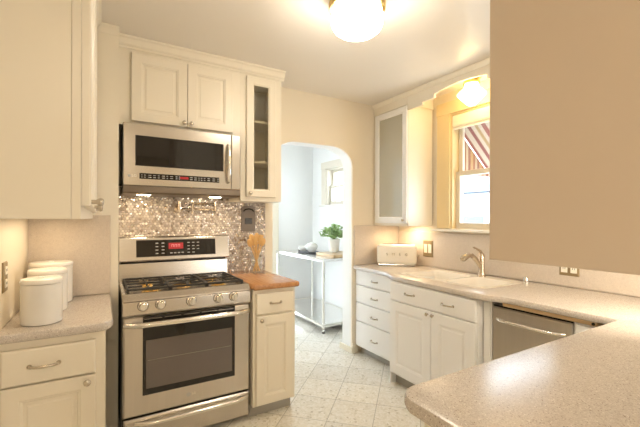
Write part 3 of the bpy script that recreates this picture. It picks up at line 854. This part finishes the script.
# sink: rim and two bowls
sn = thing('kitchen_sink', 'white double-bowl sink set into the worktop below the window', 'sink', (0, 0, 0))
def bowl(name, x0, x1, y0, y1, depth):
    b = MB(); bm = b.bm
    lv = [(0, ZK + .002), (.006, ZK - .006), (.018, ZK - .04), (.03, ZK - depth + .05), (.06, ZK - depth + .01), (.10, ZK - depth)]
    rings = []
    for ins, z in lv:
        p = rrect(x0 + ins, x1 - ins, y0 + ins, y1 - ins, max(.02, .055 - ins * .2), 5)
        rings.append([bm.verts.new((q[0], q[1], z)) for q in p])
    n = len(rings[0])
    for a, c in zip(rings, rings[1:]):
        for i in range(n): bm.faces.new((a[i], a[(i + 1) % n], c[(i + 1) % n], c[i]))
    bm.faces.new(rings[-1])
    o = b.build(name, 'sink', sn, 50)
    MB().lathe([(.040, ZK - depth + .0006), (.038, ZK - depth + .003), (.026, ZK - depth + .001), (1e-7, ZK - depth + .0008)], ((x0 + x1) / 2, (y0 + y1) / 2, 0), 24).build('drain', 'steel_br', o)
    return o
ymid = 1.905
bowl('bowl', SX0 + .028, SX1 - .075, ymid + .018, SY1 - .028, .19)
bowl('bowl', SX0 + .028, SX1 - .075, SY0 + .028, ymid - .018, .17)
# rim deck: rectangle with two holes
b = MB(); bm = b.bm
def loop(p, z):
    v = [bm.verts.new((q[0], q[1], z)) for q in p]
    return v, [bm.edges.new((v[i], v[(i + 1) % len(v)])) for i in range(len(v))]
vo, eo = loop(rrect(SX0 + .0015, SX1 - .0015, SY0 + .0015, SY1 - .0015, .058, 5), ZK + .002)
_, e1 = loop(rrect(SX0 + .028, SX1 - .075, ymid + .018, SY1 - .028, .055, 5), ZK + .002)
_, e2 = loop(rrect(SX0 + .028, SX1 - .075, SY0 + .028, ymid - .018, .055, 5), ZK + .002)
bmesh.ops.triangle_fill(bm, use_beauty=True, use_dissolve=False, edges=eo + e1 + e2)
vl = [bm.verts.new((v.co.x, v.co.y, ZK - .035)) for v in vo]
for i in range(len(vo)): bm.faces.new((vo[i], vo[(i + 1) % len(vo)], vl[(i + 1) % len(vo)], vl[i]))
b.build('rim', 'sink', sn, 40)

# faucet
fc = thing('faucet', 'brushed nickel single-lever faucet behind the sink', 'faucet', (2.640, 1.868, ZK + .0025), 177)
b = MB()
b.lathe([(.032, 0), (.032, .006), (.028, .012), (.025, .03), (.0235, .13), (.0225, .172), (.018, .186), (1e-7, .190)], n=28)
b.build('body', 'champagne', fc)
b = MB(); b.tube([(.0, 0, .070), (.035, 0, .108), (.078, 0, .150), (.115, 0, .176), (.150, 0, .180), (.180, 0, .170)], [.018, .0185, .018, .018, .020, .022], 16)
b.build('spout', 'champagne', fc)
b = MB(); b.tube([(.178, 0, .171), (.205, 0, .160), (.222, 0, .146)], [.0232, .0245, .021], 16)
b.build('spray_head', 'nickel', fc)
b = MB(); b.tube([(.002, 0, .184), (.016, 0, .206), (.050, 0, .222), (.095, 0, .240)], [.014, .011, .0085, .007], 12)
b.build('lever', 'champagne', fc)

sp = thing('air_gap', 'short chrome air gap cap standing right of the sink', 'sink fitting', (2.625, 1.500, ZK + .0003))
MB().lathe([(.021, 0), (.021, .004), (.0165, .006), (.0165, .044), (.0145, .05), (1e-7, .052)], n=24).build('cap', 'steel_br', sp)
MB().lathe([(.0168, .020), (.0172, .021), (.0172, .023), (.0168, .024)], n=24).build('vent_ring', 'steel_dark', sp)

# toaster (sits angled across the corner, long side to the room)
ta = thing('toaster', 'cream long-slot toaster in the corner beside the arch wall', 'toaster', (2.565, 2.776, ZK + .0003), -43.5)
TL, TD, TH = .390, .165, .212
b = MB(); b.box(-TL / 2, TL / 2, -TD / 2, TD / 2, .012, TH, .034, 6); b.build('shell', 'cream_enamel', ta)
b = MB(); b.box(-TL / 2 + .012, TL / 2 - .012, -TD / 2 + .010, TD / 2 - .010, .004, .014, .003); b.build('base_plate', 'steel_br', ta, 0)
for s in (-1, 1):
    for q in (-1, 1): MB().cyl((s * (TL / 2 - .035), q * (TD / 2 - .03), 0), .011, .005).build('foot', 'black', ta)
tp = MB().box(-TL / 2 + .05, TL / 2 - .05, -.050, .050, TH - .001, TH + .003, .001).build('top_plate', 'steel_br', ta, 0)
for y in (-.024, .024): MB().box(-TL / 2 + .06, TL / 2 - .06, y - .013, y + .013, TH + .0031, TH + .0036).build('slot', 'black', tp, 0)
MB().tube([(TL / 2 - .001, 0, .10), (TL / 2 + .016, 0, .10)], .006, 10).sphere((TL / 2 + .016, 0, .10), .011).build('lever', 'steel_br', ta)
for i, ch in enumerate('SMEG'):
    text('letter', ch, .036, 'nickel', ta, ((i - 1.5) * .062 , -TD / 2 - .0016, .115), (90, 0, 0), .0015)

# ------------------------------------------------------------------ glazed corner wall cabinet right of the arch
rc = thing('upper_cabinet', 'white wall cabinet with large glazed door in the corner above the toaster', 'cabinet', (2.463, YA - .002, 0), -90)
RCW = YA - .002 - 2.506
open_carcass(rc, RCW, XB - .0155 - 2.463, 1.288, 2.418, (1.66, 2.03), 'paint')
face_frame(rc, RCW, 1.288, 2.418, [(1.288, 1.31), (2.40, 2.418)], [(0, .03), (RCW - .02, RCW)], t=.010)
d = glass_door(rc, .031, RCW - .004, 1.312, 2.413, -.0105, .018, .062, 'frostglass', 'paint_daylit')
knob(d, RCW - .036, -.0285, 1.343, 'nickel', .012)

# scalloped valance across the window recess
V = [(2.506, ZC - .0615), (2.506, 2.370), (2.322, 2.366), (2.322, 2.398), (2.190, 2.388), (2.190, 2.429)]
V = [(2.5055, 2.421), (2.5055, 2.368), (2.322, 2.368), (2.322, 2.395), (2.190, 2.395), (2.190, 2.426)]
for i in range(1, 12):
    s = i / 12; V.append((2.190 - s * (2.190 - 1.689), 2.426 + .024 * math.sin(PI * s)))
V += [(1.689, 2.426), (1.689, 2.395), (1.557, 2.395), (1.557, 2.368), (.55, 2.368), (.55, ZC - .001), (2.5055, ZC - .001)]
tag(MB().prism(V, 2.444, 2.466, 'X').build('window_valance', 'paint', None, 0), 'cream stepped and arched wooden valance over the kitchen window', 'valance')

# hanging cabinet over the peninsula
pc = thing('hanging_cabinet', 'large cabinet hung over the peninsula, blank tan end panel facing the viewer', 'cabinet', (.765, .165, 0))
HX = 2.44 - .765
MB().box(0, HX, 0, .325, 1.265, ZC - .001, .001).build('body', 'paint', pc, 0)
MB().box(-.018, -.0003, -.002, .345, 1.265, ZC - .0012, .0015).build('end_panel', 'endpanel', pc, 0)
for k in range(3):
    w = (HX - .02) / 3
    d = MB().rings_rect(-(.01 + (k + 1) * w - .003), -(.01 + k * w), 1.28, 2.45, door_rings(.018, .058, 0)).build('door', 'paint', pc, 20)
    d.rotation_euler = (0, 0, PI); d.location = (0, .3255, 0)

# ------------------------------------------------------------------ lights that are things
cl = thing('ceiling_light', 'large lit white glass globe on brass ring under the kitchen ceiling', 'ceiling light', (1.146, 1.545, ZC))
MB().lathe([(.085, -.0003), (.105, -.006), (.118, -.022), (.126, -.042), (.142, -.052), (.149, -.064), (.143, -.074), (.149, -.084), (.145, -.094), (.130, -.098), (.10, -.085)], n=48, caps=False).build('canopy', 'brass', cl)
g = [(.104, -.088), (.118, -.099), (.130, -.112), (.1355, -.128), (.136, -.150), (.132, -.170), (.120, -.190), (.098, -.206), (.07, -.217), (.04, -.223), (1e-7, -.225)]
MB().lathe(g, n=48, caps=False).build('globe', 'globe', cl)
pl = thing('pendant_light', 'small lit schoolhouse globe above the kitchen window behind the valance', 'ceiling light', (2.625, 1.955, ZC))
MB().lathe([(.075, -.0003), (.078, -.012), (.064, -.025), (.060, -.045), (.066, -.052), (.066, -.064), (.05, -.068)], n=36, caps=False).build('canopy', 'brass', pl)
MB().lathe([(.054, -.064), (.058, -.085), (.068, -.104), (.098, -.130), (.112, -.145), (.112, -.152), (.085, -.184), (.055, -.215), (.03, -.238), (1e-7, -.243)], n=36, caps=False).build('globe', 'globe2', pl)

# ------------------------------------------------------------------ small wall things
def plate(name, label, cat, loc, rz, w, h, m, parts):
    t = thing(name, label, cat, loc, rz)
    MB().rings_rect(-w / 2, w / 2, -h / 2, h / 2, [(0, 0), (0, -.003), (.004, -.006), (.008, -.006)]).build('plate', m, t, 0)
    for k, (nm, x, z, ww, hh, mm) in enumerate(parts):
        p = MB().rings_rect(x - ww / 2, x + ww / 2, z - hh / 2, z + hh / 2, [(0, -.0055), (0, -.008), (.002, -.009), (.004, -.009)]).build(nm, mm, t, 0)
        if nm == 'socket':
            b = MB()
            for sx in (-.006, .006):
                b.box(x + sx - .0012, x + sx + .0012, -.0096, -.0085, z - .004, z + .007)
            b.build('slot', 'black', p, 0)
    return t
plate('light_switch', 'bronze double switch plate right of the toaster, under the window sill', 'switch', (XB - .0145, 2.557, 1.062), -90, .125, .160, 'plate', [('rocker', -.027, 0, .040, .085, 'ivory'), ('rocker', .027, 0, .040, .085, 'ivory')])
plate('wall_outlet', 'bronze double outlet plate below the hanging end panel', 'outlet', (XB - .0145, 1.285, 1.014), -90, .125, .096, 'plate', [('socket', -.030, .0, .040, .055, 'ivory'), ('socket', .030, .0, .040, .055, 'ivory')])
plate('wall_outlet', 'bronze outlet plate on left wall beside the canisters', 'outlet', (XD + .0145, 1.985, 1.108), 90, .078, .125, 'plate', [('socket', 0, .027, .036, .034, 'ivory'), ('socket', 0, -.027, .036, .034, 'ivory')])
fn = thing('wall_plate', 'dark pewter outlet plate with arched top on the penny tiles', 'outlet', (1.075, YA - .0095, 1.352))
MB().prism([(-.062, -.105), (.062, -.105), (.062, .092)] + [(.062 * math.cos(a), .092 + .02 * math.sin(a)) for a in (PI * .2, PI * .35, PI * .5, PI * .65, PI * .8)] + [(-.062, .092)], -.008, -.0003, 'Y', .002).build('plate', 'plate_dark', fn, 0)
MB().rings_rect(-.032, .032, -.045, .005, [(0, -.008), (.002, -.010), (.006, -.010)]).build('socket', 'black', fn, 0)
b = MB(); b.tube([(-.045, -.009, .062), (-.03, -.012, .078), (0, -.013, .084), (.03, -.012, .078), (.045, -.009, .062)], .006, 8); b.build('arched_moulding', 'black', fn)

# folded pot filler on the tiles
pf = thing('pot_filler', 'brass-toned pot filler arm folded flat on the penny tiles above the range', 'faucet', (.512, YA - .0091, 1.425))
MB().lathe([(.028, 0), (.028, -.006), (.012, -.010), (.012, -.045)], (0, 0, 0), 20, 'Y').build('wall_flange', 'champagne', pf)
MB().cyl((0, -.05, -.018), .012, .075).build('valve', 'champagne', pf)
MB().tube([(0, -.05, .0), (.27, -.05, .0)], .0075, 10).build('lower_arm', 'champagne', pf)
MB().tube([(.27, -.05, -.012), (.27, -.05, .055)], .009, 10).build('elbow', 'champagne', pf)
MB().tube([(.27, -.05, .045), (.10, -.05, .045)], .0075, 10).build('upper_arm', 'champagne', pf)
MB().tube([(.10, -.05, .052), (.095, -.05, .03), (.095, -.05, -.035)], .0085, 10).build('spout', 'champagne', pf)

# glass jar with wooden utensils
JX, JY, JZ = 1.078, 2.800, .9142
jr = thing('glass_jar', 'tall clear glass jar holding wooden spoons on the butcher block', 'jar', (JX, JY, JZ))
MB().lathe([(1e-7, .004), (.038, .004), (.041, .010), (.042, .165), (.040, .170), (.0385, .165), (.0375, .012), (1e-7, .010)], n=32, caps=False).build('glass_wall', 'jarglass', jr)
MB().lathe([(1e-7, 0), (.036, 0), (.041, .003), (.041, .0036), (1e-7, .0036)], n=32, caps=False).build('base', 'jarglass', jr)
random.seed(11)
specs = [('wooden_spoon', -.085, -.010, .300, 'wooden spoon leaning furthest left in the glass jar'), ('wooden_spoon', -.050, .018, .335, 'wooden spoon with round bowl, second from left in the jar'),
         ('wooden_spatula', -.022, -.022, .300, 'flat wooden spatula standing left of centre in the glass jar'), ('wooden_spoon', .010, .020, .340, 'tallest wooden spoon, upright in the middle of the jar'),
         ('wooden_spatula', .040, -.016, .310, 'flat wooden spatula leaning right in the glass jar'), ('wooden_spoon', .080, .006, .300, 'wooden spoon leaning furthest right in the jar')]
for k, (nm, dx, dy, ln, lb) in enumerate(specs):
    bx, by = -dx * .36, -dy * .6
    t = thing(nm, lb, 'utensil', (JX + bx, JY + by, JZ + .016), 0, 'wooden utensils in the glass jar')
    tip = Vector((dx - bx, dy - by, ln))
    dirv = tip.normalized()
    h0 = dirv * (ln * .72)
    MB().tube([(0, 0, 0), tuple(h0 * .5), tuple(h0)], [.0052, .0055, .006], 10).build('handle', 'spoon', t)
    b = MB()
    if nm == 'wooden_spoon': b.sphere((0, 0, .034), .023, 1, .30, 1.5)
    else: b.box(-.019, .019, -.0035, .0035, .0, .078, .0032, 3)
    hd = b.build('head', 'spoon', t)
    hd.location = h0 * .985
    hd.rotation_mode = 'QUATERNION'; hd.rotation_quaternion = Vector((0, 0, 1)).rotation_difference(dirv)

# ------------------------------------------------------------------ nook
tb = thing('steel_table', 'stainless work table with low shelf standing beyond the arch', 'table', (2.225, 3.645, 0))
TX, TY = .635, 1.36
b = MB(); b.box(0, TX, 0, TY, .846, .882, .004); b.build('tabletop', 'steel_br', tb, 0)
for x, y in ((.025, .03), (TX - .025, .03), (.025, TY - .03), (TX - .025, TY - .03)):
    lg_ = MB().cyl((x, y, .03), .017, .8155, n=18).build('leg', 'steel_br', tb)
    MB().lathe([(.012, .0002), (.020, .004), (.020, .022), (.014, .0298)], (x, y, 0), 18).build('foot', 'steel_dark', lg_)
b = MB(); b.box(.004, TX - .004, .012, TY - .012, .075, .115, .004); b.build('shelf', 'steel_br', tb, 0)

bo = tag(MB().box(2.405, 2.80, 3.70, 4.12, .8823, .918, .006).build('wooden_board', 'board', None, 0), 'thick pale wooden board under the plant on the steel table', 'board')
pt = thing('potted_plant', 'small leafy green plant in whitewashed pot on the wooden board', 'plant', (2.60, 3.99, .9183))
MB().lathe([(.052, 0), (.062, .004), (.075, .16), (.075, .172), (.068, .172), (.066, .155), (1e-7, .153)], n=28).build('pot', 'whitepot', pt)
MB().lathe([(.0655, .156), (.04, .159), (1e-7, .160)], n=20, caps=False).build('soil', 'soil', pt)
random.seed(5)
b = MB(); bs = MB()
for i in range(380):
    a = random.uniform(0, 2 * PI); el = random.uniform(.05, PI / 2)
    rr = random.uniform(.06, .21)
    c = Vector((math.cos(a) * math.cos(el) * rr, math.sin(a) * math.cos(el) * rr, .19 + math.sin(el) * rr * .80))
    s = random.uniform(.017, .031)
    rot = Matrix.Rotation(a, 3, 'Z') @ Matrix.Rotation(random.uniform(-1.1, .6), 3, 'Y') @ Matrix.Rotation(random.uniform(-.8, .8), 3, 'X')
    q = [Vector(p) * s for p in ((-1, 0, 0), (-.4, .55, .12), (.35, .5, .15), (1, 0, 0), (.35, -.5, .15), (-.4, -.55, .12))]
    vs = [b.bm.verts.new(c + rot @ p) for p in q]
    b.bm.faces.new((vs[0], vs[1], vs[2], vs[3])); b.bm.faces.new((vs[0], vs[3], vs[4], vs[5]))
    if i % 10 == 0: bs.tube([(random.uniform(-.02, .02), random.uniform(-.02, .02), .158), tuple(c * .5 + Vector((0, 0, .09))), tuple(c)], .0022, 5)
bs.build('stems', 'stem', pt)
b.build('foliage', 'leaf', pt, 0)
tr = tag(MB().lathe([(.10, 0), (.165, .004), (.175, .016), (.170, .017), (.155, .008), (1e-7, .007)], n=40, sx=.72, sy=1.15).build('serving_tray', 'slate', None), 'dark oval tray on the steel table beside the board', 'tray')
tr.location = (2.50, 4.50, .8823)
for cx, cy, r, h, lb in ((2.470, 4.60, .072, .085, 'smaller white bowl, left on the dark tray'), (2.52, 4.44, .088, .135, 'larger white lidded bowl, right on the dark tray')):
    bo_ = thing('bowl', lb, 'bowl', (cx, cy, .8903), 0, 'white bowls on the dark tray')
    MB().lathe([(r * .45, 0), (r * .5, .003), (r * .85, h * .3), (r, h * .62), (r * .97, h * .63), (r * .8, h * .32), (1e-7, h * .08)], n=32).build('body', 'ceramic', bo_)
    MB().lathe([(r * .98, h * .64), (r * .8, h * .82), (r * .4, h * .95), (1e-7, h)], n=32).build('cover', 'ceramic', bo_)

# ------------------------------------------------------------------ outside
struct(MB().box(XB + .165, 16, -6, 14, -.35, -.30).build('ground', 'concrete', None, 0))
# striped awning over the kitchen window
aw = thing('window_awning', 'red and white striped canvas awning outside the kitchen window', 'awning', (XB + .165, 1.93, 0))
b = MB(); b.prism([(0, 2.52), (.78, 1.86), (.784, 1.866), (.004, 2.528)], -.62, .62, 'Y'); b.build('canvas', 'awning', aw, 0)
b = MB()
n = 11
for k in range(n):
    y0 = -.62 + k * 1.24 / n; w = 1.24 / n
    b.prism([(y0, 1.86), (y0, 1.79)] + [(y0 + w / 2 - w / 2 * math.cos(PI * i / 6), 1.79 - .035 * math.sin(PI * i / 6)) for i in range(1, 6)] + [(y0 + w, 1.79), (y0 + w, 1.86)], .779, .783, 'X')
b.build('scalloped_edge', 'awning_trim', aw, 0)
for s in (-1, 1):
    b = MB(); b.prism([(.004, 2.50), (.004, 1.83), (.775, 1.83), (.775, 1.852)], s * .618 - .002, s * .618 + .002, 'Y'); b.build('side_flap', stripes('awning_flap_canvas', ((0, (.40, .25, .11)), (.3, (.26, .09, .04)), (.5, (.42, .33, .22)), (.75, (.22, .08, .05))), .15, 0), aw, 0)
# neighbour house and a parked car
nh = thing('house', 'white neighbour house with grey-blue roof seen through the kitchen window', 'house', (9.5, 6.0, -.30))
MB().box(-1.5, 1.5, -2, 2, 0, 2.3).build('wall', 'stucco', nh, 0)
MB().prism([(-1.9, 2.301), (1.9, 2.301), (0, 3.1)], -2.3, 2.3, 'Y').build('roof', 'roof', nh, 0)
w_ = MB().box(-1.54, -1.501, -.5, .5, .9, 1.8).build('window', 'white_paint', nh, 0)
MB().box(-1.546, -1.541, -.42, .42, .98, 1.72).build('pane', 'dglass', w_, 0)
ca = thing('car', 'pale blue parked car seen through the kitchen window', 'car', (6.3, 4.55, -.30), 100)
b = MB(); b.prism([(-2.1, .35), (-2.15, .75), (-1.2, .92), (-.6, 1.38), (.75, 1.42), (1.5, .98), (2.1, .9), (2.15, .4)], -.82, .82, 'Y', .06, 3); b.build('body', 'bluecar', ca)
b = MB(); b.prism([(-1.0, .95), (-.55, 1.32), (.72, 1.36), (1.25, .98)], -.832, .832, 'Y', .01); b.build('windows', 'dglass', ca, 0)
for x in (-1.35, 1.35):
    for s in (-1, 1): MB().cyl((x, s * .75 - .1, .31), .31, .2, 'Y', 28, .02).build('wheel', 'tyre', ca)

# ------------------------------------------------------------------ world and lamps
w = bpy.data.worlds.new('daylight'); SC.world = w; w.use_nodes = True
bgn = w.node_tree.nodes['Background']
bgn.inputs['Color'].default_value = (.76, .88, 1., 1); bgn.inputs['Strength'].default_value = 8.

def area(name, loc, target, sx, sy, power, col):
    l = bpy.data.lights.new(name, 'AREA'); l.shape = 'RECTANGLE'; l.size = sx; l.size_y = sy; l.energy = power; l.color = col
    o = bpy.data.objects.new(name, l); COL.objects.link(o); o.location = loc
    o.rotation_euler = (Vector(target) - Vector(loc)).to_track_quat('-Z', 'Y').to_euler()
    return o
WARM = (1., .76, .48); DAY = (.95, .98, 1.)
# fill lights added behind the camera, then daylight for the nook
area('rear_warm_fill', (-.08, -1.3, ZC - .12), (-.0, -1.3, 0), .35, .35, 12, (1., .86, .66))  # added warm fill from above, no fixture hangs here
area('rear_low_fill', (2.1, YR + .05, .95), (.2, 2.0, .35), 1.0, 1.2, 22, (1., .95, .88))  # added low fill for the lower fronts; the rear wall is closed
area('nook_daylight', (-.88, 4.15, 1.4), (2, 4.1, 1.0), .5, .9, 2, DAY)
area('nook_door_daylight', (1.9, YN + .09, 1.1), (1.9, 3.5, .8), .5, 1.8, 1.2, DAY)
# lamps of the room
def point(name, loc, power, col, r):
    l = bpy.data.lights.new(name, 'POINT'); l.energy = power; l.color = col; l.shadow_soft_size = r
    o = bpy.data.objects.new(name, l); COL.objects.link(o); o.location = loc; return o
area('under_cabinet_light', (-.22, 2.15, 1.345), (-.22, 2.15, .9), .06, .6, .8, WARM)
area('under_cabinet_light', (2.64, 2.70, 1.28), (2.66, 2.66, .9), .06, .3, 2.0, WARM)
area('under_cabinet_light', (2.1, .42, 1.26), (2.6, .9, .95), .6, .08, 7., (1., .85, .66))
area('hood_lamp', (.25, 2.74, 1.505), (.25, 2.78, .9), .08, .04, .75, WARM)
area('hood_lamp', (.73, 2.74, 1.505), (.73, 2.78, .9), .08, .04, .75, WARM)

# ------------------------------------------------------------------ camera
cam = bpy.data.cameras.new('camera'); co = bpy.data.objects.new('camera', cam); COL.objects.link(co)
cam.sensor_fit = 'HORIZONTAL'; cam.sensor_width = 36.
cam.lens = 366.1 / 640 * 36
cam.shift_x = 0; cam.shift_y = (218.63 - 213.5) / 640
cam.clip_start = .02
yaw, roll = R(30.88), R(.173)
rt = Vector((math.cos(yaw), -math.sin(yaw), 0)); up = Vector((0, 0, 1)); fw = Vector((math.sin(yaw), math.cos(yaw), 0))
r2 = rt * math.cos(roll) + up * math.sin(roll); u2 = up * math.cos(roll) - rt * math.sin(roll)
mt = Matrix((r2, u2, -fw)).transposed().to_4x4(); mt.translation = (0, 0, 1.355)
co.matrix_world = mt
SC.camera = co
SC.view_settings.view_transform = 'Standard'
SC.view_settings.look = 'None'
SC.view_settings.exposure = 0.68
SC.view_settings.gamma = 1
SC.view_settings.use_curve_mapping = False
